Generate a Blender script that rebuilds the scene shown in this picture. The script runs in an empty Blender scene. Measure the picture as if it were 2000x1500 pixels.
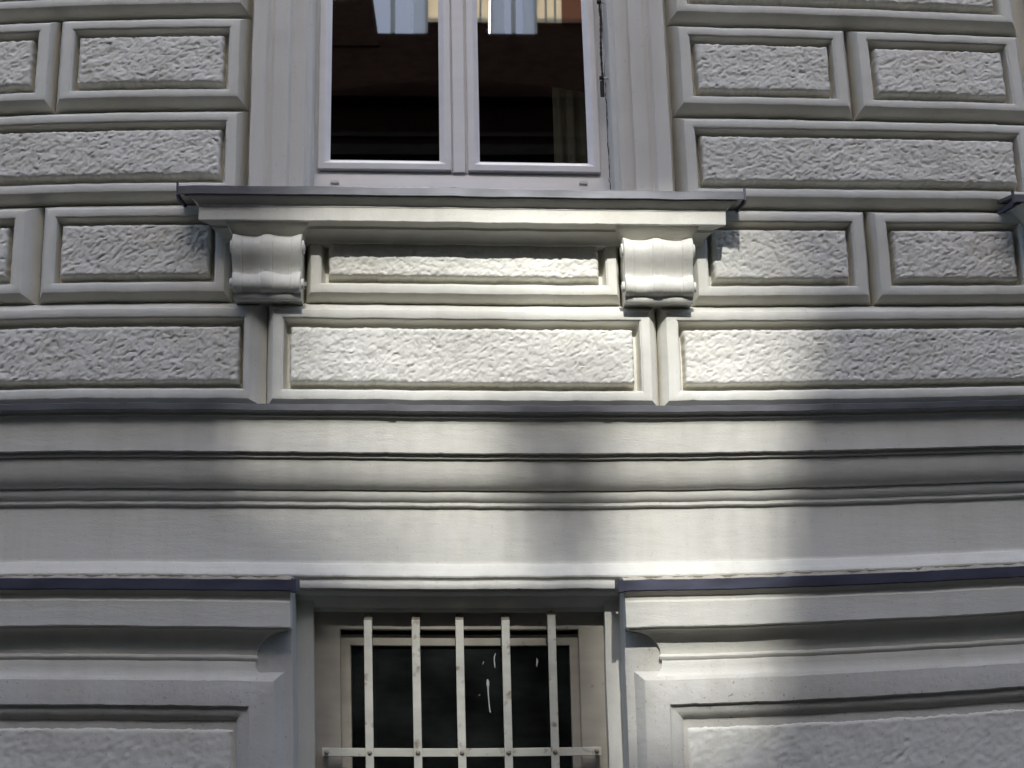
import bpy, bmesh, math, random
import numpy as np
from mathutils import Matrix, Vector

# ------------------------------------------------------------------ camera, sky, sun, exposure
S = 0.0018                     # metres per layout unit (1 unit is about one photo pixel on the wall)
CX, CZ, EYE, DIST = 108.54, 700.16, 1.55, 3100.0
SUN_SLOPE, SUN_AZ = 0.90, 0.02  # rise per metre towards the street; sideways drift per metre
sc = bpy.context.scene
cam_d = bpy.data.cameras.new("camera"); cam = bpy.data.objects.new("camera", cam_d); sc.collection.objects.link(cam)
cam_d.sensor_width = 36; cam_d.lens = 36 * DIST / 2000; cam_d.clip_start = 0.05; cam_d.clip_end = 5000
PITCH, YAW, ROLL = 0.222, 0.035, -0.0082
cp, sp, cy, sy = math.cos(PITCH), math.sin(PITCH), math.cos(YAW), math.sin(YAW)
Rv = Vector((cy, -sy, 0)); Fv = Vector((sy * cp, cy * cp, sp)); Uv = Rv.cross(Fv)
R2 = Rv * math.cos(ROLL) + Uv * math.sin(ROLL); U2 = Uv * math.cos(ROLL) - Rv * math.sin(ROLL)
cam.matrix_world = Matrix(((R2.x, U2.x, -Fv.x, 0), (R2.y, U2.y, -Fv.y, -DIST * S), (R2.z, U2.z, -Fv.z, EYE), (0, 0, 0, 1)))
sc.camera = cam

SUN_EL = math.atan(SUN_SLOPE)
to_sun = Vector((SUN_AZ, -1, SUN_SLOPE)).normalized()
world = bpy.data.worlds.new("World"); sc.world = world; world.use_nodes = True
wn = world.node_tree
sky = wn.nodes.new("ShaderNodeTexSky"); sky.sky_type = 'NISHITA'; sky.sun_disc = False
sky.sun_elevation = SUN_EL; sky.sun_rotation = math.radians(180); sky.air_density = 0.95; sky.dust_density = 2.2; sky.ozone_density = 1.0
bg = wn.nodes["Background"]; wn.links.new(sky.outputs[0], bg.inputs[0]); bg.inputs[1].default_value = 0.15
sun_d = bpy.data.lights.new("sun", 'SUN'); sun_d.energy = 2.2; sun_d.angle = math.radians(0.55); sun_d.color = (1.0, 0.995, 0.965)
sun = bpy.data.objects.new("sun", sun_d); sc.collection.objects.link(sun)
sun.rotation_euler = to_sun.to_track_quat('Z', 'Y').to_euler(); sun.location = (0, -20, 25)
sc.view_settings.view_transform = 'Standard'; sc.view_settings.look = 'None'
sc.view_settings.exposure = 1.32; sc.view_settings.gamma = 1.0
sc.cycles.use_denoising = True
sc.cycles.max_bounces = 10; sc.cycles.diffuse_bounces = 6; sc.cycles.transparent_max_bounces = 16
sc.cycles.sample_clamp_indirect = 6.0

# ------------------------------------------------------------------ materials
def mat(name):
    m = bpy.data.materials.new(name); m.use_nodes = True
    return m, m.node_tree, m.node_tree.nodes["Principled BSDF"]

def plaster(name, base, dirt, bump=0.25, streak=(1, 1, 1), rough=0.62, grime=0.32, fine=420.0):
    m, t, b = mat(name); n = t.nodes; l = t.links
    geo = n.new("ShaderNodeNewGeometry")
    mp = n.new("ShaderNodeMapping"); mp.inputs["Scale"].default_value = streak; l.new(geo.outputs["Position"], mp.inputs[0])
    big = n.new("ShaderNodeTexNoise"); big.inputs["Scale"].default_value = 2.6; big.inputs["Detail"].default_value = 6; big.inputs["Roughness"].default_value = 0.62
    l.new(mp.outputs[0], big.inputs[0])
    ramp = n.new("ShaderNodeValToRGB"); ramp.color_ramp.elements[0].position = 0.34; ramp.color_ramp.elements[1].position = 0.62
    ramp.color_ramp.elements[0].color = (*dirt, 1); ramp.color_ramp.elements[1].color = (*base, 1)
    l.new(big.outputs["Fac"], ramp.inputs[0])
    # small dirty specks and pinholes
    sp_ = n.new("ShaderNodeTexNoise"); sp_.inputs["Scale"].default_value = 95; sp_.inputs["Detail"].default_value = 4
    l.new(geo.outputs["Position"], sp_.inputs[0])
    sr = n.new("ShaderNodeValToRGB"); sr.color_ramp.elements[0].position = 0.26; sr.color_ramp.elements[1].position = 0.36
    sr.color_ramp.elements[0].color = (0.45, 0.42, 0.36, 1); sr.color_ramp.elements[1].color = (1, 1, 1, 1)
    l.new(sp_.outputs["Fac"], sr.inputs[0])
    mx = n.new("ShaderNodeMix"); mx.data_type = 'RGBA'; mx.blend_type = 'MULTIPLY'; mx.inputs[0].default_value = grime
    l.new(ramp.outputs[0], mx.inputs[6]); l.new(sr.outputs[0], mx.inputs[7])
    ms = n.new("ShaderNodeMapping"); ms.inputs["Scale"].default_value = (14, 14, 0.9); l.new(geo.outputs["Position"], ms.inputs[0])
    st = n.new("ShaderNodeTexNoise"); st.inputs["Scale"].default_value = 1.0; st.inputs["Detail"].default_value = 5; st.inputs["Roughness"].default_value = 0.65; l.new(ms.outputs[0], st.inputs[0])
    rs = n.new("ShaderNodeValToRGB"); rs.color_ramp.elements[0].position = 0.33; rs.color_ramp.elements[1].position = 0.56
    rs.color_ramp.elements[0].color = (0.74, 0.71, 0.63, 1); rs.color_ramp.elements[1].color = (1, 1, 1, 1); l.new(st.outputs["Fac"], rs.inputs[0])
    m3 = n.new("ShaderNodeMix"); m3.data_type = 'RGBA'; m3.blend_type = 'MULTIPLY'; m3.inputs[0].default_value = 0.2
    l.new(mx.outputs[2], m3.inputs[6]); l.new(rs.outputs[0], m3.inputs[7]); mx = m3
    l.new(mx.outputs[2], b.inputs["Base Color"])
    b.inputs["Roughness"].default_value = rough; b.inputs["Specular IOR Level"].default_value = 0.35
    f1 = n.new("ShaderNodeTexNoise"); f1.inputs["Scale"].default_value = fine; f1.inputs["Detail"].default_value = 4
    l.new(mp.outputs[0], f1.inputs[0])
    f2 = n.new("ShaderNodeTexNoise"); f2.inputs["Scale"].default_value = 38; f2.inputs["Detail"].default_value = 5
    l.new(mp.outputs[0], f2.inputs[0])
    ad = n.new("ShaderNodeMath"); ad.operation = 'MULTIPLY_ADD'; ad.inputs[1].default_value = 2.2
    l.new(f2.outputs["Fac"], ad.inputs[0]); l.new(f1.outputs["Fac"], ad.inputs[2])
    bp = n.new("ShaderNodeBump"); bp.inputs["Strength"].default_value = bump; bp.inputs["Distance"].default_value = 0.0022
    l.new(ad.outputs[0], bp.inputs["Height"]); l.new(bp.outputs[0], b.inputs["Normal"])
    return m

M = {}
M['plaster'] = plaster("painted_plaster", (0.675, 0.665, 0.60), (0.60, 0.585, 0.515), 0.30)
M['rough'] = plaster("tooled_plaster", (0.74, 0.73, 0.665), (0.66, 0.64, 0.57), 0.35, grime=0.6)
M['smooth'] = plaster("brushed_plaster", (0.675, 0.665, 0.60), (0.615, 0.60, 0.53), 0.34, streak=(0.22, 1, 1))
M['casing'] = plaster("casing_plaster", (0.655, 0.635, 0.585), (0.61, 0.585, 0.525), 0.22, streak=(1, 1, 0.2))
M['mortar'] = plaster("dirty_mortar", (0.50, 0.46, 0.38), (0.30, 0.26, 0.20), 0.7, grime=0.9)
M['pier'] = plaster("pier_plaster", (0.59, 0.575, 0.53), (0.51, 0.49, 0.43), 0.5, grime=0.9)

def metal(name, col, rough, met, var):
    m, t, b = mat(name); n = t.nodes; l = t.links
    geo = n.new("ShaderNodeNewGeometry")
    mp = n.new("ShaderNodeMapping"); mp.inputs["Scale"].default_value = (1.0, 1, 3); l.new(geo.outputs["Position"], mp.inputs[0])
    z = n.new("ShaderNodeTexNoise"); z.inputs["Scale"].default_value = 7; z.inputs["Detail"].default_value = 7; l.new(mp.outputs[0], z.inputs[0])
    r = n.new("ShaderNodeValToRGB"); r.color_ramp.elements[0].position = 0.3; r.color_ramp.elements[1].position = 0.7
    r.color_ramp.elements[0].color = (*[c * (1 - var) for c in col], 1); r.color_ramp.elements[1].color = (*[c * (1 + var) for c in col], 1)
    l.new(z.outputs["Fac"], r.inputs[0]); l.new(r.outputs[0], b.inputs["Base Color"])
    b.inputs["Metallic"].default_value = met; b.inputs["Roughness"].default_value = rough
    return m
M['zinc'] = metal("zinc_sheet", (0.13, 0.133, 0.145), 0.5, 0.55, 0.22)
M['darkzinc'] = metal("dark_zinc", (0.07, 0.073, 0.105), 0.55, 0.35, 0.3)
M['iron'] = metal("rusty_iron", (0.035, 0.03, 0.03), 0.75, 0.3, 0.4)
M['pvc'] = metal("white_window_plastic", (0.80, 0.785, 0.77), 0.38, 0.0, 0.03)
M['bar'] = metal("grille_paint", (0.60, 0.59, 0.505), 0.5, 0.0, 0.12)
M['cellar'] = metal("cellar_frame_paint", (0.40, 0.37, 0.305), 0.55, 0.0, 0.10)
M['bolt'] = metal("bolt_paint", (0.34, 0.31, 0.26), 0.55, 0.2, 0.2)
M['cellarroom'] = metal("cellar_room", (0.10, 0.115, 0.115), 0.9, 0.0, 0.3)
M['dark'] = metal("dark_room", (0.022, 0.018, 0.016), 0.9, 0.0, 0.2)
M['drip'] = metal("dried_drip", (0.55, 0.56, 0.55), 0.8, 0.0, 0.15)
M['brick'] = metal("dark_brick", (0.014, 0.0075, 0.005), 0.9, 0.0, 0.25)
M['stone'] = metal("dark_stone", (0.035, 0.028, 0.022), 0.9, 0.0, 0.2)  # one even, very dark tone
M['asphalt'] = metal("asphalt", (0.035, 0.035, 0.035), 0.9, 0.0, 0.2)
M['paving'] = metal("pavement", (0.05, 0.048, 0.043), 0.9, 0.0, 0.12)
M['timber'] = metal("grey_timber", (0.16, 0.14, 0.12), 0.85, 0.0, 0.25)
M['white'] = metal("white_paint", (0.75, 0.73, 0.68), 0.5, 0.0, 0.05)

def rusted(m, lo=0.60, hi=0.70):
    t = m.node_tree; n = t.nodes; l = t.links; b = n["Principled BSDF"]; src = b.inputs["Base Color"].links[0].from_socket
    geo = n.new("ShaderNodeNewGeometry"); z = n.new("ShaderNodeTexNoise"); z.inputs["Scale"].default_value = 22; z.inputs["Detail"].default_value = 7; l.new(geo.outputs["Position"], z.inputs[0])
    r = n.new("ShaderNodeMapRange"); r.inputs[1].default_value = lo; r.inputs[2].default_value = hi; r.inputs[4].default_value = 0.75; l.new(z.outputs["Fac"], r.inputs[0])
    mx = n.new("ShaderNodeMix"); mx.data_type = 'RGBA'; l.new(r.outputs[0], mx.inputs[0]); l.new(src, mx.inputs[6]); mx.inputs[7].default_value = (0.20, 0.12, 0.07, 1)
    l.new(mx.outputs[2], b.inputs["Base Color"])
rusted(M['bar']); rusted(M['bolt'], 0.5, 0.66); rusted(M['cellar'], 0.66, 0.74)
def glass(name, ior, tint, dust=0.0):
    m, t, b = mat(name); n = t.nodes; l = t.links
    n.remove(b); out = n["Material Output"]
    tr = n.new("ShaderNodeBsdfTransparent"); tr.inputs[0].default_value = (*tint, 1)
    gl = n.new("ShaderNodeBsdfGlossy"); gl.inputs["Roughness"].default_value = 0.015; gl.inputs[0].default_value = (0.95, 0.97, 1, 1)
    fr = n.new("ShaderNodeFresnel"); fr.inputs[0].default_value = ior
    geo = n.new("ShaderNodeNewGeometry")
    nz = n.new("ShaderNodeTexNoise"); nz.inputs["Scale"].default_value = 2.2; nz.inputs["Detail"].default_value = 1; l.new(geo.outputs["Position"], nz.inputs[0])
    bp = n.new("ShaderNodeBump"); bp.inputs["Strength"].default_value = 0.06; bp.inputs["Distance"].default_value = 0.004
    l.new(nz.outputs["Fac"], bp.inputs["Height"]); l.new(bp.outputs[0], gl.inputs["Normal"])
    mx = n.new("ShaderNodeMixShader"); l.new(fr.outputs[0], mx.inputs[0]); l.new(tr.outputs[0], mx.inputs[1]); l.new(gl.outputs[0], mx.inputs[2])
    if dust > 0:
        df = n.new("ShaderNodeBsdfDiffuse"); df.inputs[0].default_value = (0.42, 0.48, 0.46, 1)
        dn = n.new("ShaderNodeTexNoise"); dn.inputs["Scale"].default_value = 5; dn.inputs["Detail"].default_value = 6; l.new(geo.outputs["Position"], dn.inputs[0])
        dm = n.new("ShaderNodeMapRange"); dm.inputs[1].default_value = .35; dm.inputs[2].default_value = .75; dm.inputs[3].default_value = dust * .35; dm.inputs[4].default_value = dust * 2.2
        l.new(dn.outputs["Fac"], dm.inputs[0]); m2 = n.new("ShaderNodeMixShader"); l.new(dm.outputs[0], m2.inputs[0]); l.new(mx.outputs[0], m2.inputs[1]); l.new(df.outputs[0], m2.inputs[2]); mx = m2
    l.new(mx.outputs[0], out.inputs[0])
    return m
M['glass'] = glass("window_glass", 2.5, (0.55, 0.57, 0.56))
M['cellarglass'] = glass("cellar_glass", 1.6, (0.65, 0.72, 0.70), 0.025)
for k in ('brick', 'stone', 'dark', 'cellarroom', 'timber', 'asphalt', 'paving'): M[k].node_tree.nodes['Principled BSDF'].inputs['Specular IOR Level'].default_value = 0.0

def cloth(name, col, trans):
    m, t, b = mat(name); n = t.nodes; l = t.links
    n.remove(b); out = n["Material Output"]
    d = n.new("ShaderNodeBsdfDiffuse"); d.inputs[0].default_value = (*col, 1)
    tr = n.new("ShaderNodeBsdfTranslucent"); tr.inputs[0].default_value = (*col, 1)
    mx = n.new("ShaderNodeMixShader"); mx.inputs[0].default_value = trans
    l.new(d.outputs[0], mx.inputs[1]); l.new(tr.outputs[0], mx.inputs[2]); l.new(mx.outputs[0], out.inputs[0])
    return m
M['curtain'] = cloth("curtain_cloth", (0.34, 0.31, 0.22), 0.3)
M['backlit_sheet'] = cloth("cream_backlit_sheet", (0.86, 0.75, 0.56), 0.8)  # translucent, so sun from behind imitates a sunlit cream pilaster
M['sash'] = cloth('sash_paint', (0.45, 0.43, 0.38), 0.6)
M['net'] = cloth('net_curtain', (0.75, 0.73, 0.72), 0.6)
M['tint'] = glass('tinted_glass', 1.3, (0.20, 0.22, 0.25))
M['red_backlit_sheet'] = cloth("brick_red_backlit_sheet", (0.33, 0.18, 0.11), 0.75)  # lets sun through from behind to imitate sunlit brick

# ------------------------------------------------------------------ noise for the tooled faces
class Noise:
    def __init__(s, seed):
        r = np.random.RandomState(seed); s.p = r.permutation(512); a = r.rand(512) * 2 * np.pi; s.g = np.stack([np.cos(a), np.sin(a)], -1)
    def h(s, i, j): return s.g[s.p[(i + s.p[j & 511]) & 511]]
    def __call__(s, x, y):
        i = np.floor(x).astype(int); j = np.floor(y).astype(int); fx = x - i; fy = y - j
        u = fx**3 * (fx * (fx * 6 - 15) + 10); v = fy**3 * (fy * (fy * 6 - 15) + 10)
        def dot(a, b):
            g = s.h(i + a, j + b); return g[..., 0] * (fx - a) + g[..., 1] * (fy - b)
        return (dot(0,0)*(1-u) + dot(1,0)*u)*(1-v) + (dot(0,1)*(1-u) + dot(1,1)*u)*v

CHIP = Noise(4242)

# ------------------------------------------------------------------ the old wall has settled: straight mouldings bow a little
TXC = (-10.702, 1.012, 1.323, -23.805, -4.532)
TZC = (-6.519, 13.083, 9.531, -11.122, -27.764, -1.016, -7.483)
def settle(v, wob=1.0):
    """v: (n,3) layout coordinates X, d (towards the street), Z  ->  world metres."""
    v = np.asarray(v, float)
    X, d, Z = v[:, 0], v[:, 1], v[:, 2]
    x = np.clip(X, -1200, 1200) / 1000; z = np.clip(Z, -1000, 1000) / 1000
    dx = TXC[0]*z + TXC[1]*z*z + TXC[2]*x*z + TXC[3]*x*z*z + TXC[4]*z**3
    dz = TZC[0]*x + TZC[1]*x*x + TZC[2]*x**3 + TZC[3]*x*z + TZC[4]*x*x*z + TZC[5]*x**3*z + TZC[6]*x**4
    wz = 1.5*CHIP(X/75, Z/110) + 0.7*CHIP(X/26 + 9, Z/50 + 3) + 0.35*CHIP(X/9 + 31, Z/13)
    wx = 1.2*CHIP(X/120 + 5, Z/60 + 7) + 0.5*CHIP(X/60 + 2, Z/19 + 1)
    wd = 1.5*CHIP(X/85 + 15, Z/70) + 0.3*CHIP(X/34, Z/34 + 11)
    if wob > 0:
        ch = np.clip(CHIP(X / 9.0, Z / 14.0 + 50) - 0.33, 0, 1) * 9.0; wz = wz + 0.55 * ch
    return np.stack([(X + dx + wob * wx + CX) * S, -(d + wob * wd) * S, EYE + (Z + dz + wob * wz + CZ) * S], -1)
def straight(v):
    return settle(v, 0.0)
def plain(v):
    return np.asarray(v, float)

C = sc.collection
def flat_at(x, z):
    m = straight(np.array([[x, 0, z]]))[0] - np.array([(x + CX) * S, 0, EYE + (z + CZ) * S])
    return lambda v: np.stack([(np.array(v)[:, 0] + CX) * S, -np.array(v)[:, 1] * S, EYE + (np.array(v)[:, 2] + CZ) * S], -1) + m
STRAIGHT = ('white_window_plastic', 'grille_paint', 'bolt_paint', 'cellar_frame_paint', 'white_paint')
def link(name, verts, faces, m, parent=None, angle=32, warp=None, mats=None, smooth=True):
    if warp is None: warp = straight if m.name in STRAIGHT else settle
    w = warp(verts)
    o_off = np.zeros(3)
    p = parent
    while p is not None:
        o_off += np.array(p.location); p = p.parent
    me = bpy.data.meshes.new(name)
    me.from_pydata((w - o_off).tolist(), [], faces)
    bm = bmesh.new(); bm.from_mesh(me)
    bmesh.ops.remove_doubles(bm, verts=bm.verts, dist=1e-6)
    bmesh.ops.recalc_face_normals(bm, faces=bm.faces); bm.to_mesh(me); bm.free()
    if smooth:
        me.polygons.foreach_set("use_smooth", [True] * len(me.polygons)); me.set_sharp_from_angle(angle=math.radians(angle))
    me.materials.append(m)
    o = bpy.data.objects.new(name, me); C.objects.link(o)
    if parent is not None: o.parent = parent
    return o
def tag(o, label=None, cat=None, group=None, kind=None):
    for k, v in (("label", label), ("category", cat), ("group", group), ("kind", kind)):
        if v: o[k] = v
    return o
def empty(name, loc):
    o = bpy.data.objects.new(name, None); o.location = loc; o.empty_display_size = 0.2; C.objects.link(o); return o

def seg(a, b, step):
    n = max(1, int(abs(b - a) / step + 0.5)); return [a + (b - a) * i / n for i in range(n + 1)]

def extrude_x(profile, x0, x1, step=7, ins=None, cap=True):
    """profile [(d, Z)...] swept along X; ins: per-point inset of both ends (a pair for left and right is allowed)."""
    n = len(profile); ins = ins or [(0, 0)] * n
    N = max(1, int((x1 - x0) / step)); V = []; F = []
    for i in range(N + 1):
        t = i / N
        for (d, z), e in zip(profile, ins):
            el, er = e if isinstance(e, tuple) else (e, e)
            V.append(((x0 + el) * (1 - t) + (x1 - er) * t, d, z))
    for i in range(N):
        for j in range(n - 1):
            a = i * n + j; F.append((a, a + 1, a + n + 1, a + n))
        F.append((i * n + n - 1, i * n, i * n + n, i * n + 2 * n - 1))
    if cap: F.append(tuple(range(n))); F.append(tuple(N * n + k for k in reversed(range(n))))
    return V, F
def extrude_z(profile, z0, z1, step=9):
    """profile [(X, d)...] swept along Z."""
    n = len(profile); zs = seg(z0, z1, step); V = []; F = []
    for z in zs: V += [(x, d, z) for x, d in profile]
    for i in range(len(zs) - 1):
        for j in range(n):
            k = (j + 1) % n; F.append((i * n + j, i * n + k, (i + 1) * n + k, (i + 1) * n + j))
    F.append(tuple(range(n))); F.append(tuple((len(zs) - 1) * n + k for k in reversed(range(n))))
    return V, F
def chamfer_rect(a0, a1, b0, b1, c):
    return [(a0 + c, b0), (a1 - c, b0), (a1, b0 + c), (a1, b1 - c), (a1 - c, b1), (a0 + c, b1), (a0, b1 - c), (a0, b0 + c)]
def box_z(x0, x1, d0, d1, z0, z1, c=1.2, step=9): return extrude_z(chamfer_rect(x0, x1, d0, d1, c), z0, z1, step)
def box_x(x0, x1, d0, d1, z0, z1, c=1.2, step=9): return extrude_x(chamfer_rect(d0, d1, z0, z1, c), x0, x1, step)

def rings(x0, x1, z0, z1, prof, step=8, fill_last=False):
    """concentric rectangular loops; prof: list of (left, right, bottom, top outsets, depth)."""
    nx = max(1, int((x1 - x0) / step)); nz = max(1, int((z1 - z0) / step)); V = []; F = []; per = 2 * (nx + nz)
    for l, r, b, t, d in prof:
        a0, a1, c0, c1 = x0 - l, x1 + r, z0 - b, z1 + t
        V += [(a0 + (a1 - a0) * i / nx, d, c0) for i in range(nx)]
        V += [(a1, d, c0 + (c1 - c0) * i / nz) for i in range(nz)]
        V += [(a1 + (a0 - a1) * i / nx, d, c1) for i in range(nx)]
        V += [(a0, d, c1 + (c0 - c1) * i / nz) for i in range(nz)]
    for k in range(len(prof) - 1):
        for i in range(per):
            j = (i + 1) % per; F.append((k * per + i, k * per + j, (k + 1) * per + j, (k + 1) * per + i))
    if fill_last: F.append(tuple((len(prof) - 1) * per + i for i in range(per)))
    return V, F
def even(o, d): return (o, o, o, o, d)

def lumps(x, y, seed):
    """rounded lumps with creases between them (distance to jittered points)."""
    r = np.random.RandomState(seed); jx = r.rand(64, 64); jy = r.rand(64, 64); hh = r.rand(64, 64)
    i = np.floor(x).astype(int); j = np.floor(y).astype(int); best = np.full(x.shape, 9.0); bh = np.zeros(x.shape); second = np.full(x.shape, 9.0)
    for di in (-1, 0, 1):
        for dj in (-1, 0, 1):
            a = (i + di) & 63; b = (j + dj) & 63
            d = (i + di + jx[a, b] - x)**2 + (j + dj + jy[a, b] - y)**2
            n = d < best; second = np.where(n, best, np.minimum(second, d)); bh = np.where(n, hh[a, b], bh); best = np.where(n, d, best)
    return np.clip(np.sqrt(second) - np.sqrt(best), 0, 0.6) / 0.6, bh

def tooled(x, z, seed, amp):
    """hammered face: small irregular lumps, leaning strokes and a few pits."""
    n = Noise(seed); n2 = Noise(seed + 77); n3 = Noise(seed + 154)
    ang = 0.18 + 0.5 * ((seed * 0.618) % 1.0)
    wx = x + 7 * n3(x / 13, z / 13) + 3 * n2(x / 6, z / 6); wz = z + 7 * n3(x / 13 + 40, z / 13 + 9) + 3 * n2(x / 6 + 8, z / 6)
    a = wx * np.cos(ang) + wz * np.sin(ang) + 900; b = -wx * np.sin(ang) + wz * np.cos(ang) + 900
    l1, h1 = lumps(a / 21, b / 12, seed)
    p1 = np.clip(n(a / 11.5, b / 6.6) - 0.06, 0, 1); p2 = np.clip(n2(a / 8.5, b / 5.2) - 0.10, 0, 1); p3 = np.clip(n3(a / 24 + 70, b / 13) - 0.2, 0, 1)
    h = 0.30 * np.clip(l1 * 1.4, 0, 1) + 0.35 * h1 * l1 + 0.75 * n3(x / 33, z / 24) + 0.45 * n2(a / 15 + 20, b / 9) + 0.10 * n(x / 5 + 9, z / 4.4)
    pits = -2.3 * p1 - 1.7 * p2 - 2.2 * p3 + 0.55
    return amp * (h + pits - 0.6)

def rough_panel(x0, x1, z0, z1, face, floor, seed, parent, amp=2.1, step=2.3, name='rough_panel', mat_='rough', soft=7.0):
    nx = int((x1 - x0) / step); nz = int((z1 - z0) / step)
    X, Z = np.meshgrid(np.linspace(x0, x1, nx + 1), np.linspace(z0, z1, nz + 1))
    e = np.minimum(np.minimum(X - x0, x1 - X), np.minimum(Z - z0, z1 - Z))
    h = tooled(X, Z, seed, amp)
    rnd = soft * (1 - np.sqrt(np.clip(1 - (1 - np.clip(e / soft, 0, 1))**2, 0, 1)))
    D = face + h - rnd * 0.8
    w = np.clip(1 - e / 5, 0, 1)
    nn = Noise(seed + 5)
    X = X + w * 1.8 * nn(X / 14, Z / 14) * 1.6; Z = Z + w * 1.8 * nn(X / 11 + 50, Z / 30) * 1.6
    V = np.stack([X, D, Z], -1).reshape(-1, 3).tolist(); W = nx + 1; F = []
    for j in range(nz):
        for i in range(nx):
            a = j * W + i; F.append((a, a + 1, a + W + 1, a + W))
    loop = [i for i in range(nx)] + [j * W + nx for j in range(nz)] + [nz * W + i for i in range(nx, 0, -1)] + [j * W for j in range(nz, 0, -1)]
    prev = loop
    for k, f in enumerate((0.5, 1.0)):
        new = []
        for a in loop:
            x, d, z = V[a]; new.append(len(V))
            V.append((x + f * 3.0 * ((x > x1 - soft) - 1.0 * (x < x0 + soft)), d + (floor - d) * f, z + f * 3.0 * ((z > z1 - soft) * 1.0 - 1.0 * (z < z0 + soft))))
        for i in range(len(loop)):
            j = (i + 1) % len(loop); F.append((prev[i], prev[j], new[j], new[i]))
        prev = new
    return link(name, V, F, M[mat_], parent, angle=50)

# ------------------------------------------------------------------ setting
def quad(name, x0, x1, y0, y1, z, m, kind='structure'):
    o = link(name, [(x0, y0, z), (x1, y0, z), (x1, y1, z), (x0, y1, z)], [(0, 1, 2, 3)], M[m], None, warp=plain, smooth=False)
    return tag(o, kind=kind)
quad('ground', -400, 400, -400, 400, -0.06, 'asphalt')
quad('road', -60, 60, -8.1, -1.9, -0.02, 'asphalt')
def slab(name, x0, x1, y0, y1, z0, z1, m, parent=None):
    V = [(x, y, z) for z in (z0, z1) for y in (y0, y1) for x in (x0, x1)]
    F = [(0, 1, 3, 2), (4, 5, 7, 6), (0, 1, 5, 4), (2, 3, 7, 6), (0, 2, 6, 4), (1, 3, 7, 5)]
    return link(name, V, F, M[m], parent, warp=plain, smooth=False)
tag(slab('pavement', -60, 60, -1.9, 0.3, -0.3, 0.0, 'paving'), kind='structure')
tag(slab('pavement', -60, 60, -10.2, -8.1, -0.3, 0.0, 'paving'), kind='structure')

# ------------------------------------------------------------------ the house
house = empty('townhouse', (0, 0, 0))
tag(house, 'pale grey stucco townhouse front with framed rough-faced blocks and a tall white window', 'building')
BAY = 1688.0
CXW = -97.0            # window axis

def wall_grid(name, xs, zs, holes, df, db, m, parent):
    xs = sorted(set(xs)); zs = sorted(set(zs)); V = []; F = []; idx = {}
    def vid(i, j, k):
        key = (i, j, k)
        if key not in idx: idx[key] = len(V); V.append((xs[i], (df, db)[k], zs[j]))
        return idx[key]
    def solid(i, j):
        if i < 0 or j < 0 or i >= len(xs) - 1 or j >= len(zs) - 1: return False
        x = (xs[i] + xs[i + 1]) / 2; z = (zs[j] + zs[j + 1]) / 2
        return not any(a < x < b and c < z < d for a, b, c, d in holes)
    for i in range(len(xs) - 1):
        for j in range(len(zs) - 1):
            if not solid(i, j): continue
            F.append((vid(i, j, 0), vid(i + 1, j, 0), vid(i + 1, j + 1, 0), vid(i, j + 1, 0)))
            F.append((vid(i, j, 1), vid(i, j + 1, 1), vid(i + 1, j + 1, 1), vid(i + 1, j, 1)))
            for di, dj, e in ((-1, 0, ((i, j), (i, j + 1))), (1, 0, ((i + 1, j), (i + 1, j + 1))), (0, -1, ((i, j), (i + 1, j))), (0, 1, ((i, j + 1), (i + 1, j + 1)))):
                if not solid(i + di, j + dj):
                    (a, b), (c, d) = e; F.append((vid(a, b, 0), vid(c, d, 0), vid(c, d, 1), vid(a, b, 1)))
    return link(name, V, F, m, parent, angle=20)

holes = [(CXW - 314, CXW + 324, 400, 2300), (CXW - 314 + BAY, CXW + 324 + BAY, 400, 2300), (-400, 176, -1010, -404)]
xs = seg(-4500, -1400, 400) + seg(-1400, 2900, 60) + seg(2900, 6000, 400) + [h for q in holes for h in q[:2]]
zs = seg(-1561, 1200, 60) + seg(1200, 4800, 400) + [h for q in holes for h in q[2:]]
wall_grid('wall', xs, zs, holes, -47, -330, M['plaster'], house)

# --- rusticated blocks: outline (x0,x1,z0,z1), frame inner edge, panel, bevel widths
seed = [10]
def block(x0, x1, z0, z1, zi0, zi1, zp0, zp1, xi0, xi1, xp0, xp1, bev, d0=0.0, base=-50.0, rec=-32.0, bevd=36.0):
    seed[0] += 13
    l, r, b, t = bev
    il, ir, ib, it = xi0 - x0, x1 - xi1, zi0 - z0, z1 - zi1
    k = (d0 - base)
    bd = bevd
    pr = [(l, r, b, t, base), (l, r, b, t, d0 - bd), (l*.5+1.0, r*.5+1.0, b*.5+.6, t*.5+.6, d0 - bd*.42), (1.3, 1.3, 1.3, 1.3, d0 - 2.0), (.4, .4, .4, .4, d0 - .6), (-1.2, -1.2, -1.2, -1.2, d0)]
    def inn(e, d): return (-il - e, -ir - e, -ib - e, -it - e, d)
    pr += [inn(-1.6, d0), inn(-.2, d0 - .6), inn(.3, d0 - 2.4), inn(2.4, d0 - 3.4), inn(3.2, d0 - 5), inn(4.2, d0 - 14), inn(7.0, rec + 3), inn(9, rec)]
    V, F = rings(x0, x1, z0, z1, pr, step=8, fill_last=True)
    o = link('rusticated_block', V, F, M['plaster'], house, angle=28)
    rough_panel(xp0, xp1, zp0, zp1, d0 - 2, rec - 1, seed[0], o)
    return o
R1 = (820, 988, 835, 972, 855, 955); R2 = (609.5, 780.3, 623.5, 766, 642.5, 747); R3 = (402, 570.3, 417.5, 556, 438, 537)
R4 = (187.5, 364, 204.7, 348.7, 223, 330); R5 = (-33.3, 151, -16.5, 134.5, 1.5, 114.5)
W = 19
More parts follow.
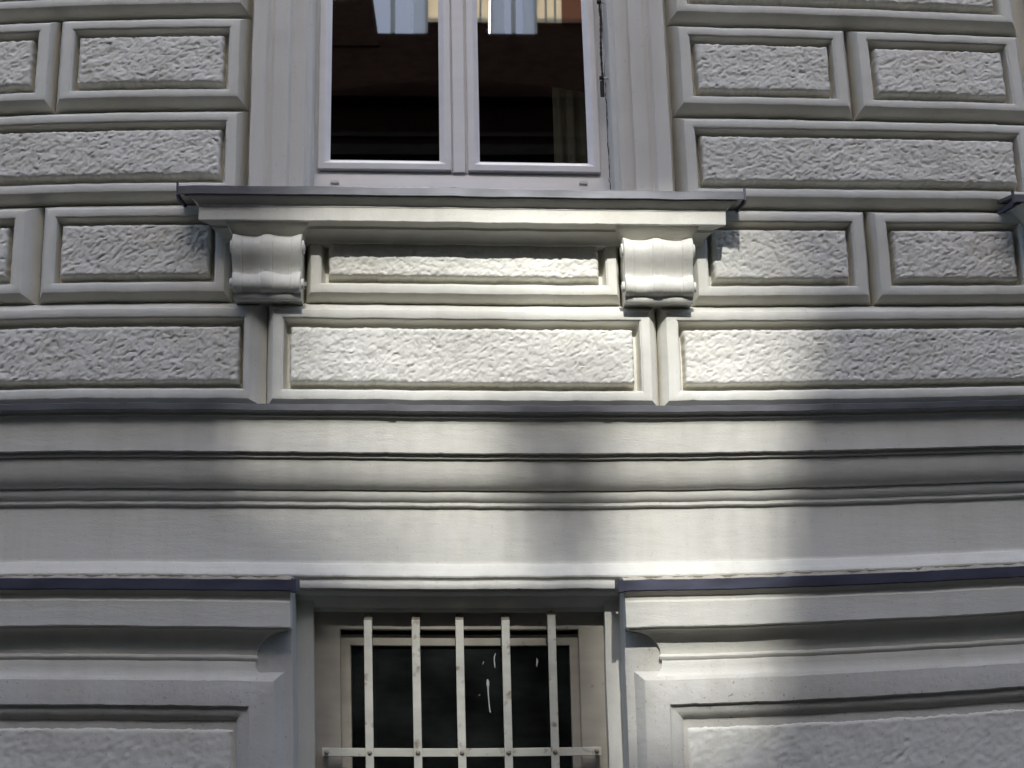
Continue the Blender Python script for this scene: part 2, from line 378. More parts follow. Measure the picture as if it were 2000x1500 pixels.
def row_block(R, x0, x1, l=W, r=W, tw=19, pg=15, b=W, t=W, bevd=36.0):
    return block(x0, x1, R[0], R[1], R[2], R[3], R[4], R[5], x0 + tw, x1 - tw, x0 + tw + pg, x1 - tw - pg, (l, r, b, t), bevd=26.0 if R is R5 else 36.0)
for R in (R1, R3):
    row_block(R, -1303, -563); row_block(R, 374, 1103)
row_block(R2, -1303, -963, r=15); row_block(R2, -932, -563, l=15); row_block(R2, 375, 726, r=15); row_block(R2, 760, 1103, l=15)
row_block(R4, -1260, -984.6, r=28); row_block(R4, -941.5, -579, l=14, r=16, tw=17)
row_block(R4, -404, 217.5, l=12, r=10, tw=18, pg=18); row_block(R4, 385.5, 732, l=14, r=14); row_block(R4, 762, 1082, l=14, r=14)
row_block(R5, -1349, -524, l=21, r=31, tw=10, pg=13, b=15, t=18); row_block(R5, -477.7, 281, l=14, r=16, tw=17, pg=17, b=15, t=18)
row_block(R5, 316, 1142, l=16, r=20, tw=21, pg=14, b=15, t=18)
row_block(R5, 1184, 1942, l=20, r=20, tw=17, pg=17, b=15, t=18)

# --- string course between the two storeys
prof = [(-55, -47), (52, -57), (50, -66), (44, -69), (41, -73), (41, -77), (38, -79), (36, -84), (34, -88.5), (34, -91), (34, -144), (34, -146.5), (33, -147.8), (24, -148.3), (23.5, -150),
        (25, -151.5), (25, -156), (24, -157), (17, -157.5)]
for k in range(0, 11):
    a = math.pi / 2 * k / 10; prof.append((-8 + 27 * math.cos(a * 0.98), -159 - 57 * math.sin(a)))
prof += [(-8, -216.6), (-6, -217.5), (-5, -221), (-6, -228), (-9, -234), (-13, -237.5), (-14.5, -238), (-14, -239), (-14, -244.5), (-15, -246), (-21, -247.5),
         (-22, -250), (-21.5, -253), (-21, -352), (-21, -355), (-19.5, -358.5), (-17, -360), (-13, -363), (-8, -370), (-3, -376), (1, -380), (3, -384), (2.5, -387), (-1, -390), (-3, -392.5), (-2, -395), (0, -398), (0.5, -402), (0.3, -406), (-.5, -408.8),
         (-10, -409.5), (-11, -414), (-16, -418), (-40, -420), (-42, -424), (-54, -436), (-60, -441), (-62, -448.5), (-110, -449), (-110, -440), (-60, -403)]
V, F = extrude_x(prof, -2600, 3200, step=5)
link('string_course', V, F, M['smooth'], house, angle=30)
V, F = extrude_x([(-36, -44), (52.5, -55.0), (54.5, -56.5), (54.5, -68), (52.8, -69), (52.2, -58), (-36, -47)], -2600, 3200, step=9)
link('flashing', V, F, M['zinc'], house, angle=25)

SEAMP = [(52.5, -53.6), (55.6, -55.2), (55.6, -68.4), (53.5, -69.8), (52.0, -69), (52.0, -56)]
fl = bpy.data.objects['flashing']
for x in (-760, -238, 186, 640, 1010):
    V, F = extrude_x(SEAMP, x - 7, x + 7, step=7); link('seam', V, F, M['zinc'], fl, angle=25)

# --- window casing (one moulded surround, built as a swept outline with mitred head)
def casing(cx):
    hw = [(437, -55), (437, 4), (435.5, 6), (409, 6), (407, 5), (405, 1), (401, -2), (396, -2), (392, 1), (389, 2.5), (361, 2.5), (359, 1), (357.5, -6), (355, -9), (328, -11), (325, -12.5), (323, -20), (317, -25), (314, -27), (314, -135), (330, -140), (400, -140)]
    z0, zt = 372, 2290
    V = []; F = []; n = len(hw); zs_ = seg(z0, zt - 340, 9)
    path = [(s_, z) for s_, z in ((-1, z) for z in zs_)]
    rows = []
    for z in zs_: rows.append([(cx - h - 0, d, z) for h, d in hw])
    rows.append([(cx - h, d, zt - 314 + (h - 314)) for h, d in hw])
    rr = lambda h: h + (8 if h < 360 else 2)
    rows.append([(cx + rr(h), d, zt - 314 + (h - 314)) for h, d in hw])
    for z in reversed(zs_): rows.append([(cx + rr(h), d, z) for h, d in hw])
    for r in rows: V += r
    for i in range(len(rows) - 1):
        for j in range(n):
            k = (j + 1) % n; F.append((i * n + j, i * n + k, (i + 1) * n + k, (i + 1) * n + j))
    F.append(tuple(range(n))); F.append(tuple((len(rows) - 1) * n + k for k in range(n)))
    return link('window_casing', V, F, M['casing'], house, angle=28)

def window(cx):
    o = cx - CXW
    V, F = rings(o - 450, o + 250, 420, 2290, [even(0, -170), even(0, -111), even(-1, -110), even(-44, -110), even(-46, -111), even(-49, -113), even(-51, -114), even(-54, -170), even(0, -170)], step=14)
    # bottom rail is taller than the side rails
    V = [(x, d, z + (15 if (z < 700 and z > 421) else 0)) for x, d, z in V]
    w = link('window', V, F, M['pvc'], house, angle=30)
    V, F = extrude_z([(o - 119, -172), (o - 79, -172), (o - 79, -113), (o - 86, -112), (o - 87, -105), (o - 88.5, -104), (o - 111.5, -104), (o - 113, -105), (o - 114, -112), (o - 119, -113)], 486, 2260); link('mullion', V, F, M['pvc'], w)
    for a, b in ((-403, -117), (-81, 204)):
        pr = [even(0, -170), even(0, -103), even(-1.2, -101.5), even(-13, -101.5), even(-15, -102.5), even(-24, -116), even(-25.5, -117), even(-25.5, -125), even(-21, -165), even(0, -170)]
        V, F = rings(o + a, o + b, 489, 2250, pr, step=14); link('sash', V, F, M['pvc'], w, angle=25)
        gx0, gx1, gz0, gz1 = o + a + 8, o + b - 8, 500, 2240
        V = [(gx0, -121, gz0), (gx1, -121, gz0), (gx1, -121, gz1), (gx0, -121, gz1)]
        link('pane', V, [(0, 1, 2, 3)], M['glass'], w, smooth=False, warp=flat_at(o - 97, 750))
    for x, z in ((-366, 461), (166, 467)):
        V, F = extrude_x([(-112, z - 3), (-107, z - 3), (-106, z - 2), (-106, z + 4), (-112, z + 5)], o + x - 9, o + x + 9, step=4); link('drain_cap', V, F, M['pvc'], w)
    # dark room behind
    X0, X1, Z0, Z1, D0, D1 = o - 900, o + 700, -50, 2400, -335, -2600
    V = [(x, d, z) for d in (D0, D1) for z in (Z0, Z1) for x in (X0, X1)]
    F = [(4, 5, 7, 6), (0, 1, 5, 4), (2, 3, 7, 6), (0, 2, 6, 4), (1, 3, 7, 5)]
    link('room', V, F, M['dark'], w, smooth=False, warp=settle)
    return w

def sill(cx):
    o = cx - CXW
    pr = [(-55, 384), (77, 368), (76.5, 364), (74, 361), (70, 357.5), (65, 354), (61.5, 351), (61, 347), (60, 346), (60, 343.5), (60, 322), (60, 319.5), (58.8, 318)]
    ins = [0, 3, 4, 7, 11, 16, 19, 20, 21, 21, 21, 21, 22]
    tail = [(44, 317), (34, 316), (32, 314), (31, 311), (25, 309), (18, 306.5), (12, 303), (7, 298), (5, 294), (4, 290), (-55, 290)]
    for d, z in tail: pr.append((d, z)); ins.append(22 + (60 - max(d, 0)) * 0.75)
    V, F = extrude_x(pr, o - 645, o + 458.5, step=6, ins=ins)
    s = link('window_sill', V, F, M['plaster'], house, angle=28)
    # sheet metal cover with turned down front lip and upstands at the ends
    x0, x1 = o - 665, o + 476
    top = [(-112, 421), (79, 384), (81.5, 382.5), (81.5, 366.5), (79.8, 365.5), (79.2, 378), (60, 380), (-112, 415)]
    V, F = extrude_x(top, x0, x1, step=9); f = link('flashing', V, F, M['zinc'], s, angle=25)
    for xe, sg in ((x0, 1), (x1, -1)):
        a, b = sorted((xe - sg * 1.2, xe + sg * 2.4))
        V, F = extrude_x([(84, 391), (85, 363), (74, 358), (-50, 375), (-50, 381), (70, 370), (77, 372), (77, 390)], a, b, step=40); link('flashing_end', V, F, M['darkzinc'], s)
    return s

def console(x0, x1, parent=None):
    prof_ = [(-55, 291), (30, 291), (48, 290), (58, 286.5), (64, 281), (67, 274), (67, 266), (64.5, 257), (60, 248), (55, 239), (50, 230), (46, 221), (44, 214), (44.5, 211), (49, 208.5), (54, 204), (57, 197), (57, 189), (53.5, 181), (47, 175.5), (41, 172), (39, 171), (37.5, 169.5), (37, 167), (35, 160), (31, 156), (12, 154), (-55, 153)]
    prof_ = [(d * .8, z + (50 - d * .8) * .27) if d > 0 else (d, z + 9) for d, z in prof_]
    n = len(prof_); N = 100; V = []; F = []
    for i in range(N + 1):
        t = i / N
        wave = math.cos(2 * math.pi * 2 * t) * 2.6 + math.cos(2 * math.pi * t * 4 + 0.6) * 0.5
        groove = sum(-1.5 * math.exp(-((t - g) / 0.009)**2) for g in (0.14, 0.405, 0.575, 0.84))
        for k, (d, z) in enumerate(prof_):
            f = 1.0 if 2 <= k <= 20 else (0.0 if k in (0, n - 1) or k > 22 else 0.5)
            nar = 6 * (1 - (z - 140) / 150)
            rl = 3.2 * (1 if 3 <= k <= 20 and (i in (0, N)) else 0)
            V.append((x0 + nar * .5 + (x1 - x0 - nar) * t, d + (wave + groove) * f - rl, z + (wave * 0.85 * f if k in (1, 2, 3, 4, 13, 14, 15, 16) else 0)))
    for i in range(N):
        for j in range(n):
            k = (j + 1) % n; F.append((i * n + j, i * n + k, (i + 1) * n + k, (i + 1) * n + j))
    F.append(tuple(range(n))); F.append(tuple(N * n + k for k in reversed(range(n))))
    c = link('console', V, F, M['plaster'], house, angle=38)
    # moulded cap breaking forward under the sill
    pr = [(-55, 318), (53, 317), (50.5, 314), (44, 309), (37, 303), (32.5, 297), (31, 292), (30, 289), (-55, 289)]
    ins = [0, 0, 1, 6, 10, 12, 12.5, 13, 13]
    V, F = extrude_x(pr, x0 - 13, x1 + 13, step=6, ins=ins); link('cap', V, F, M['plaster'], c, angle=30)
    for xe, sg in ((x0, -1), (x1, 1)):
        for zc, dc, rad in ((270, 36, 14), (195, 30, 11)):
            V = []; F = []
            for ring_, (rr_, h) in enumerate(((rad, -3), (rad, 3), (rad * .86, 4.2), (rad * .62, 2.4), (rad * .45, 4.6), (rad * .1, 5.6))):
                V += [(xe + sg * h, dc + rr_ * math.cos(a * math.pi / 10), zc + rr_ * math.sin(a * math.pi / 10)) for a in range(20)]
            for q in range(5):
                for a in range(20):
                    b = (a + 1) % 20; F.append((q * 20 + a, q * 20 + b, q * 20 + 20 + b, q * 20 + 20 + a))
            F.append(tuple(100 + a for a in range(20)))
            link('volute', V, F, M['plaster'], c, angle=40)
    return c

for cx in (CXW, CXW + BAY):
    o = cx - CXW
    casing(cx); window(cx); sill(cx); console(o - 558, o - 418); console(o + 228, o + 370)

# --- piers of the base on both sides of the cellar window
def pier(xin, xout):
    """xin: edge next to the cellar window, xout: far edge."""
    sg = 1 if xout > xin else -1
    a, b = min(xin, xout), max(xin, xout)
    V, F = rings(a, b, -1561, -409, [even(0, -60), even(0, 36), even(-.7, 39), even(-3, 40)], step=12, fill_last=True)
    p = link('pier', V, F, M['pier'], house, angle=25)
    def ends(e): return (e, 0) if sg > 0 else (0, e)
    # cornice: fascia, hollow, bead and the sweep down to the panel frame
    pr = [(20, -406), (84, -414), (85, -424), (80, -427), (76, -432), (76, -440), (80, -444), (80, -447.5)]; en = [0, 0, 0, 0, 0, 0, 0, 0]
    pr += [(80, -487), (80, -489.8), (79, -491.5), (72, -492), (70.5, -493.5)]; en += [0, 0, 1, 4, 5]
    for k in range(0, 9):
        t = k / 8; ang = t * math.pi / 2
        pr.append((70 - 26 * math.sin(ang), -495 - 46 * (1 - math.cos(ang)))); en.append(6 + 62 * math.sin(ang))
    pr += [(48, -543), (49.5, -546), (48.5, -550), (46, -553)]; en += [66, 65, 66, 70]
    for k in range(0, 8):
        t = k / 7; ang = t * math.pi / 2
        pr.append((47 + 13 * (1 - math.cos(ang)), -556 - 34 * math.sin(ang))); en.append(70 - 36 * (1 - math.cos(ang)))
    pr += [(60, -592), (24, -592)]; en += [34, 34]
    V, F = extrude_x(pr, a, b, step=8, ins=[ends(e) for e in en], cap=False); n_ = len(pr)
    e0 = 0 if sg > 0 else len(V) - n_                       # the moulding returns straight back to the pier at its inner end
    back = len(V); V += [(V[e0 + k][0], min(36, V[e0 + k][1]), V[e0 + k][2]) for k in range(n_)]
    for k in range(1, n_ - 2): F.append((e0 + k, e0 + k + 1, back + k + 1, back + k))
    link('cornice', V, F, M['smooth'], p, angle=30)
    top = [(16, -397), (86, -401.5), (89.5, -403), (89.5, -422), (88, -424), (86.5, -423), (86.5, -406), (16, -401)]
    V, F = extrude_x(top, a - 12, b + 10, step=9); f = link('flashing', V, F, M['darkzinc'], p, angle=30)
    ex = a - 13 if sg > 0 else b + 3
    V, F = extrude_x([(16, -394), (90, -399), (92.5, -402), (92.5, -424), (90, -426), (60, -424), (16, -410)], ex, ex + 9, step=20); link('flashing_end', V, F, M['darkzinc'], p)
    # crumbling mortar bed between the wall and the metal
    nb = Noise(61 + int(abs(xin))); N = int((b - a) / 5); V = []; F = []
    xa = np.linspace(a + 2, b - 2, N + 1)
    t1 = nb(xa / 31, xa * 0) * 9 + nb(xa / 9, xa * 0 + 5) * 5; t2 = nb(xa / 17, xa * 0 + 9) * 9
    for x, u, w_ in zip(xa, t1, t2): V += [(x, -30, -386 + u * .8), (x, 0 + w_ * .5, -387.5 + u), (x, 9 + w_, -393 + u * .6), (x, 20 + w_, -397.5), (x, 26, -401), (x, -30, -404)]
    for i in range(N):
        for j in range(6): k = (j + 1) % 6; F.append((i * 6 + j, i * 6 + k, i * 6 + 6 + k, i * 6 + 6 + j))
    F.append(tuple(range(6))); F.append(tuple(N * 6 + k for k in range(6)))
    link('mortar_bed', V, F, M['mortar'], p, angle=60)
    # panel: raised frame, hollow bevel, rough field
    def side(near, far): return (near, far) if sg > 0 else (far, near)
    x0, x1 = sorted((xin + sg * 35, xout - sg * 35)); z0, z1 = -1500, -591
    il, ir = side(46, 46)
    pr = [even(19, 38), even(17, 43), even(1.5, 59), even(-1.5, 60), (-il + 1, -ir + 1, -46, -44.8, 60), (-il - .5, -ir - .5, -47, -46, 58.5), (-il - 1.5, -ir - 1.5, -48, -47, 55), (-il - 5, -ir - 5, -52, -50, 53)]
    for k in range(1, 7):
        t = k / 6 * math.pi / 2; e = 5 + 24 * math.sin(t); pr.append((-il - e, -ir - e, -46 - e, -46 - e, 53 - 23 * (1 - math.cos(t))))
    pr.append((-il - 36, -ir - 36, -84, -84, 30))
    V, F = rings(x0, x1, z0, z1, pr, step=9, fill_last=True); link('panel_frame', V, F, M['pier'], p, angle=26)
    rough_panel(x0 + il + 33, x1 - ir - 33, z0 + 84, z1 - 89, 44, 28, 900 + int(abs(xin)), p, amp=1.3, step=4.0, mat_='rough', soft=5)
    return p
pier(-432, -1500); pier(205, 1500)
pier(1231, 2200)

# --- cellar window
def frame_ring(o, d): return (-o * 57 / 44, -o * 60 / 44, -o, -o, d)
pr = [frame_ring(0, -330), frame_ring(0, -76), frame_ring(1, -75), frame_ring(42, -75), frame_ring(43.2, -75.8), frame_ring(44, -78), frame_ring(44, -105), frame_ring(44, -330)]
V, F = rings(-406, 185, -1010, -439, pr, step=12)
cw = link('cellar_window', V, F, M['cellar'], house, angle=30)
pr = [even(0, -125), even(0, -94), even(-1, -93), even(-21, -93), even(-22, -94), even(-22.5, -97), even(-23, -125), even(0, -125)]
V, F = rings(-352, 130, -940, -491, pr, step=12); link('sash', V, F, M['cellar'], cw, angle=30)
V = [(-333, -101, -925), (113, -101, -925), (113, -101, -508), (-333, -101, -508)]
link('pane', V, [(0, 1, 2, 3)], M['cellarglass'], cw, smooth=False)
V = [(x, d, z) for d in (-335, -1800) for z in (-1300, -380) for x in (-900, 700)]
link('room', V, [(4, 5, 7, 6), (0, 1, 5, 4), (2, 3, 7, 6), (0, 2, 6, 4), (1, 3, 7, 5)], M['cellarroom'], cw, smooth=False)
def streak(pts, rad):
    V = []; F = []
    for (x, z), r in zip(pts, rad): V += [(x - r, -100.2, z), (x - r * .4, -99.2, z), (x + r * .4, -99.2, z), (x + r, -100.2, z)]
    n = len(pts)
    for i in range(n - 1):
        for j in range(3): F.append((i * 4 + j, i * 4 + j + 1, i * 4 + 5 + j, i * 4 + 4 + j))
    F.append((0, 1, 2, 3)); F.append(tuple(4 * (n - 1) + k for k in (3, 2, 1, 0)))
    link('dried_drip', V, F, M['drip'], cw, warp=settle)
streak([(-57.5, -578), (-57, -582), (-57.2, -588), (-57, -594), (-56, -612), (-55, -628), (-54, -640), (-53, -643)], [1.0, 2.6, 2.8, 1.6, 1.3, 1.2, 1.5, 1.0])
streak([(-40, -527), (-42.5, -533), (-43.2, -540), (-42.6, -548), (-42.4, -555)], [.7, 1.1, 1.0, 1.2, .9])
streak([(41, -537), (42.5, -542), (41.5, -548), (40.8, -554)], [.8, 2.0, 1.6, .7])
streak([(-66.5, -549), (-64, -543)], [.6, .9])
streak([(-76, -610), (-73, -607.5)], [.8, .6])

# ------------------------------------------------------------------ grille bolted in front of the cellar window
def wpt(x, d, z): return Vector(settle(np.array([[x, d, z]]))[0])
gr = empty('window_grille', wpt(-112, -43, -719))
tag(gr, 'cream painted flat-bar grille bolted over the small dark cellar window', 'window grille')
for i, (x, zt) in enumerate(((-292, -467), (-198, -466), (-112, -466), (-21, -466), (70, -457))):
    V, F = box_z(x - 8, x + 8, -45, -39, -985, zt, c=.8); bar = link('bar', V, F, M['bar'], gr)
    V, F = extrude_x([(-45, zt + 1), (-41, zt), (-39.5, zt - 3), (-43, zt - 9), (-74, zt + 6), (-74, zt + 14)], x - 8, x + 8, step=8); link('lug', V, F, M['bolt'], bar)
def bolt(x, z, d, par, r=4.6):
    V = []; F = []
    for rr_, h in ((r, 0), (r, 1.8), (r * .8, 3.2), (r * .4, 4.0), (0.3, 4.2)):
        V += [(x + rr_ * math.cos(a * math.pi / 8), d + h, z + rr_ * math.sin(a * math.pi / 8)) for a in range(16)]
    for q in range(4):
        for a in range(16):
            b = (a + 1) % 16; F.append((q * 16 + a, q * 16 + b, q * 16 + 16 + b, q * 16 + 16 + a))
    F.append(tuple(64 + a for a in range(16)))
    link('bolt', V, F, M['bolt'], par, angle=50)
for zc in (-719, -940):
    V, F = box_x(-385, 161, -52, -46, zc - 8, zc + 8, c=.8); cb = link('crossbar', V, F, M['bar'], gr)
    for x in (-292, -198, -112, -21, 70): bolt(x, zc, -39, cb)
    for x in (-376, 152): bolt(x, zc, -46, cb)
    for x in (-379, 155):
        V, F = box_x(x - 5, x + 5, -76, -52, zc - 6, zc + 6, c=1); link('spacer', V, F, M['bolt'], cb)
for x, zt in ((-292, -467), (-198, -466), (-112, -466), (-21, -466), (70, -457)): bolt(x, zt + 7, -62, gr, 4.2)

# ------------------------------------------------------------------ rusty rod on hooks along the window reveal
def tube(pts, rad, n=9):
    V = []; F = []
    for (x, d, z), r in zip(pts, rad): V += [(x + r * math.cos(a * 2 * math.pi / n), d + r * math.sin(a * 2 * math.pi / n), z) for a in range(n)]
    for i in range(len(pts) - 1):
        for a in range(n):
            b = (a + 1) % n; F.append((i * n + a, i * n + b, (i + 1) * n + b, (i + 1) * n + a))
    F.append(tuple(range(n))); F.append(tuple((len(pts) - 1) * n + k for k in reversed(range(n))))
    return V, F
rodroot = empty('iron_rod', wpt(212, -70, 648))
tag(rodroot, 'thin black rusty iron rod hooked along the side of the upper window', 'rod')
rng = random.Random(5); pts = []; rad = []
z = 652.0
while z < 1500:
    t = (z - 650) / 230
    pts.append((211.5 + 3.2 * min(t, 1.2) + 1.2 * math.sin(z / 21) - (2 if z < 660 else 0), -70 + math.sin(z / 17), z)); rad.append((2.5 + rng.uniform(-.6, .7)) * (1.0 if z > 690 else 1.0)); z += 5
V, F = tube(pts, rad); link('rod', V, F, M['iron'], rodroot, angle=60)
V, F = box_z(206.5, 215.5, -74, -66, 649, 684, c=2.2, step=5); link('handle', V, F, M['iron'], rodroot)
for zc in (692, 869, 1100, 1330):
    xr = 211.5 + 3.2 * min((zc - 650) / 230, 1.2)
    V, F = extrude_x([(-70 + 3 * math.cos(a * math.pi / 4), zc + 3 * math.sin(a * math.pi / 4)) for a in range(8)], xr + 2.4, 236, step=5); link('hook', V, F, M['white'], rodroot)
    V, F = box_x(xr - 6, xr + 3, -75, -64, zc - 3, zc + 3, c=1.4, step=4); link('clip', V, F, M['iron'], rodroot)

mw = [ob for ob in house.children if ob.name == 'window'][0]
r_ = random.Random(3); pts = []; rad = []; z = 455
while z < 1400:
    pts.append((222.5 + r_.uniform(-.7, .7) + (1.5 if z < 470 else 0), -109.6, z)); rad.append(r_.uniform(.35, 1.1) if z < 700 else .4); z += 6
V, F = tube(pts, rad, 6); link('caulk_gap', V, F, M['iron'], mw, angle=60)

# ------------------------------------------------------------------ curtain behind the right pane
V = []; F = []; n = 46
zs_ = seg(380, 2200, 120)
for z in zs_:
    for i in range(n):
        t = i / (n - 1); V.append((111 + 110 * t, -195 + 9 * math.sin(t * 21) + 5 * math.sin(t * 47 + z / 900), z))
for j in range(len(zs_) - 1):
    for i in range(n - 1): a = j * n + i; F.append((a, a + 1, a + n + 1, a + n))
tag(link('curtain', V, F, M['curtain'], None, angle=80), 'dim olive curtain hanging behind the right pane of the upper window', 'curtain')

# ------------------------------------------------------------------ house across the street (seen in the panes, shades the street)
opp = empty('opposite_house', (0, -10.5, 0))
tag(opp, 'dark brick house across the street with stone bands and an open top storey', 'building')
YO = -10.2
XR = (CX - 108.5) * S
def obox(name, x0, x1, y0, y1, z0, z1, m, parent=opp): return slab(name, x0, x1, y0, y1, z0, z1, m, parent)
obox('wall', -30, 30, -14.5, YO, 0, 8.3, 'brick')
for z0, z1, pj in ((0, 1.0, .08), (7.72, 7.84, .1), (7.95, 8.0, .05), (8.3, 8.62, .3)):
    obox('cornice', -30, 30, YO, YO + pj, z0, z1, 'brick' if z0 > 8.2 else 'stone')
for xc in [-0.66 - 1.4 * k for k in range(1, 14)] + [0.67 + 1.4 * k for k in range(0, 14)] + [-0.66]:
    for zb in (5.6, 2.0):
        f = obox('window', xc - .42, xc + .42, YO, YO + .07, zb, zb + 1.95, 'stone')
        obox('pane', xc - .3, xc + .3, YO + .07, YO + .074, zb + .1, zb + 1.82, 'dark', f)
# open top storey: glazed bays, backlit sheets imitating sunlit pilasters and brick, parapet, beam
def top_bay(x0, x1, a=None):
    mid = (x0 + x1) / 2
    obox('glazing', x0, x1, YO - .02, YO - .015, 9.17, 10.1, 'tint')
    for x, w_ in ((x0 + .012, .012), (x1 - .012, .012), (mid, .025)): obox('glazing_bar', x - w_, x + w_, YO - .01, YO + .03, 9.17, 10.1, 'sash')
    for x in (x0 + .09, x1 - .09): obox('net_curtain', x - .07, x + .07, YO + .0, YO + .008, 9.17, 10.1, 'net')
def backlit_sheet(x0, x1, m):
    obox('panel', x0, x1, YO - .04, YO - .02, 9.17, 9.36, 'brick')  # dark strip imitating the shadow edge below the sunlit part
    obox('backlit_sheet', x0, x1, YO + .02, YO + .03, 9.30, 10.1, m)
backlit_sheet(-.33, .35, 'backlit_sheet'); backlit_sheet(.88, 1.15, 'backlit_sheet'); backlit_sheet(1.15, 1.6, 'red_backlit_sheet')
for x in (-.2, .03, .25, .98, 1.08): obox('seam', x - .012, x + .012, YO + .03, YO + .036, 9.3, 10.1, 'sash')
top_bay(-1.1, -.33); top_bay(.36, .88)
V = [(-1.75, YO + .05, 9.0), (-.86, YO + .05, 9.0), (-.93, YO + .05, 9.6), (-1.75, YO + .05, 9.6)]
V += [(x, y - .25, z) for x, y, z in V] 
link('shadow_slab', V, [(0, 1, 2, 3), (4, 5, 6, 7), (0, 1, 5, 4), (1, 2, 6, 5), (2, 3, 7, 6), (3, 0, 4, 7)], M['brick'], opp, warp=plain, smooth=False)  # dark slab imitating the shadowed left part of the reflected front
for k in range(1, 10):
    for sg in (-1, 1):
        c = sg * (1.75 + 1.8 * k - .9) + (0 if sg > 0 else -.1)
        top_bay(c - .35, c + .35); backlit_sheet(c + .38, c + .75, 'backlit_sheet'); backlit_sheet(c - .75, c - .38, 'backlit_sheet'); backlit_sheet(c + .76, c + 1.03, 'red_backlit_sheet')
obox('parapet', -30, 30, YO - .12, YO + .0, 8.62, 9.17, 'brick')
obox('roof_beam', -30, 30, YO - .3, YO + .1, 10.1, 10.2, 'stone')

# added, unseen screen; its openings are set to shape the sun patch on the wall
SCR = -15.0
GOB = [(301, [(-537,0),(-454,.3),(-308,.7),(-99,.95),(27,1.15),(111,1.3),(215,1.2),(290,1.0),(406,.85),(480,.45),(576,.1),(640,0)]),
(224, [(-535,0),(-453,.3),(-370,.55),(-152,.7),(4,.9),(98,1.15),(200,1.1),(290,.85),(381,.7),(466,.4),(592,.15),(677,0)]),
(138, [(-523,0),(-451,.35),(-307,.6),(-101,.6),(23,.75),(127,1.1),(262,1.05),(398,.8),(545,.6),(650,.15),(734,0)]),
(53, [(-511,0),(-409,.45),(-287,.64),(-50,.64),(63,.56),(166,.48),(235,.55),(290,.95),(350,1.0),(415,.88),(540,.6),(634,.15),(707,0)]),
(-26, [(-540,0),(-449,.35),(-287,.6),(-103,.75),(0,.66),(82,.55),(164,.58),(250,.8),(308,.95),(452,.8),(546,.55),(618,.1),(681,0)]),
(-104, [(-630,0),(-529,.3),(-357,.55),(-185,.8),(-83,.75),(-27,.3),(8,.08),(131,.1),(182,.4),(243,.75),(356,.75),(490,.75),(562,.3),(614,0)]),
(-187, [(-628,0),(-528,.25),(-327,.5),(-155,.72),(-54,.7),(7,.25),(37,.06),(149,.06),(200,.45),(251,.75),(353,.75),(476,.72),(558,.25),(609,0)]),
(-299, [(-527,0),(-367,.12),(-247,.35),(-106,.6),(-6,.6),(35,.3),(70,.12),(156,.12),(201,.55),(257,.85),(379,.8),(480,.7),(552,.25),(603,0)]),
(-379, [(-447,0),(-308,.2),(-158,.45),(-58,.5),(23,.35),(73,.2),(143,.3),(194,.6),(294,.85),(396,.75),(477,.55),(537,.2),(588,0)]),
(-468, [(-368,0),(-288,.28),(-159,.35),(-49,.34),(30,.2),(80,.08),(161,.12),(221,.7),(341,.75),(432,.7),(493,.45),(543,.15),(584,0)]),
(-556, [(-368,0),(-289,.3),(-161,.32),(-51,.3),(28,.15),(78,.05),(168,.2),(228,.75),(338,.78),(425,.7),(495,.35),(549,0)]),
(-672, [(-370,0),(-291,.28),(-163,.3),(-54,.28),(35,.12),(85,.05),(174,.2),(234,.75),(333,.75),(418,.62),(488,.3),(543,0)]),
(-750, [(-371,0),(-292,.25),(-54,.25),(33,.1),(174,.1),(231,.5),(330,.5),(430,.3),(520,0)]),
(-820, [(-371,0),(-292,.2),(-54,.2),(33,0),(231,.2),(330,.2),(520,0)])]
GOB = [(z, [(x, i * (1.06 if (x < 130 and -400 < z < -250) else 0.92 if -400 < z < -250 else 1.3 if (z < -400 and x < 130) else 1.0)) for x, i in r]) for z, r in GOB]
GOB.insert(0, (372, GOB[0][1]))
GZ = np.array([g[0] for g in GOB][::-1], float)
def opening(X, Z):
    """share of the screen left open where the sun ray to (X, Z) on the wall passes."""
    rows = np.stack([np.interp(X, [p[0] for p in g[1]], [p[1] for p in g[1]]) for g in GOB[::-1]])
    k = np.clip(np.searchsorted(GZ, Z) - 1, 0, len(GZ) - 2)
    t = (Z - GZ[k]) / (GZ[k + 1] - GZ[k]); i = np.arange(len(X))
    val = rows[k, i] * (1 - t) + rows[k + 1, i] * t
    return np.where((Z > 362) | (Z < -820), 0, np.clip(0.90 * np.clip(val, 0, 2)**1.2, 0, 1))
cell = 0.035
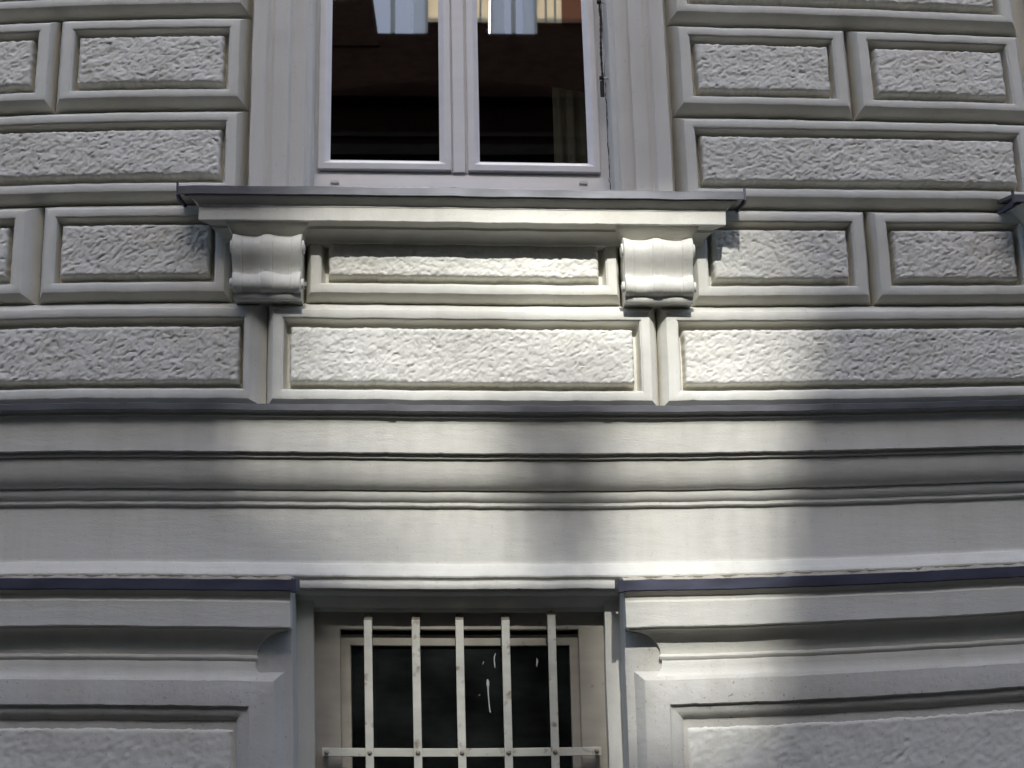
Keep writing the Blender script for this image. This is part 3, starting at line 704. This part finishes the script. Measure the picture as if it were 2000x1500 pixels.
X0, X1 = -1.6, 1.9; Zb, Zt = 14.75, 17.35
nx = int((X1 - X0) / cell); nz = int((Zt - Zb) / cell)
err = np.zeros((nz + 2, nx + 2)); openc = np.zeros((nz, nx), bool)
for j in range(nz):
    z = Zb + (j + .5) * cell - 15.0 * SUN_SLOPE
    x = X0 + (np.arange(nx) + .5) * cell - 15.0 * SUN_AZ
    want = opening(x / S - CX, np.full(nx, (z - EYE) / S - CZ))
    rngi = range(nx) if j % 2 == 0 else range(nx - 1, -1, -1)
    dr = 1 if j % 2 == 0 else -1
    for i in rngi:
        v = want[i] + err[j, i + 1]; on = v > 0.5; openc[j, i] = on
        if want[i] < 0.02: openc[j, i] = False; continue
        e = v - on
        err[j, i + 1 + dr] += e * 7 / 16; err[j + 1, i + 1 - dr] += e * 3 / 16; err[j + 1, i + 1] += e * 5 / 16; err[j + 1, i + 1 + dr] += e / 16
V = [(X0 + i * cell, SCR, Zb + j * cell) for j in range(nz + 1) for i in range(nx + 1)]; F = []
for j in range(nz):
    for i in range(nx):
        if not openc[j, i]: a = j * (nx + 1) + i; F.append((a, a + 1, a + nx + 2, a + nx + 1))
n0 = len(V)
bx0, bx1, bz0, bz1 = -14.0, 14.0, 12.6, 18.4
V += [(bx0, SCR, bz0), (bx1, SCR, bz0), (bx1, SCR, bz1), (bx0, SCR, bz1)]
c00, c10, c11, c01 = 0, nx, nz * (nx + 1) + nx, nz * (nx + 1)
F += [(n0, n0 + 1) + tuple(range(nx, -1, -1)), (n0 + 1, n0 + 2) + tuple(range(c11, c10 - 1, -(nx + 1))), (n0 + 2, n0 + 3) + tuple(range(c01, c11 + 1)), (n0 + 3, n0) + tuple(range(c00, c01 + 1, nx + 1))]
scr = empty('sun_gobo', (0, SCR, 8.3))
tag(scr, 'added unseen screen whose openings shape the sun patch on the wall', 'screen')
lat = link('gobo_sheet', V, F, M['timber'], scr, warp=plain, smooth=False)
for x in (-13, -8, 8, 13): slab('post', x - .12, x + .12, SCR - .3, SCR - .06, 0, 20.4, 'timber', scr)
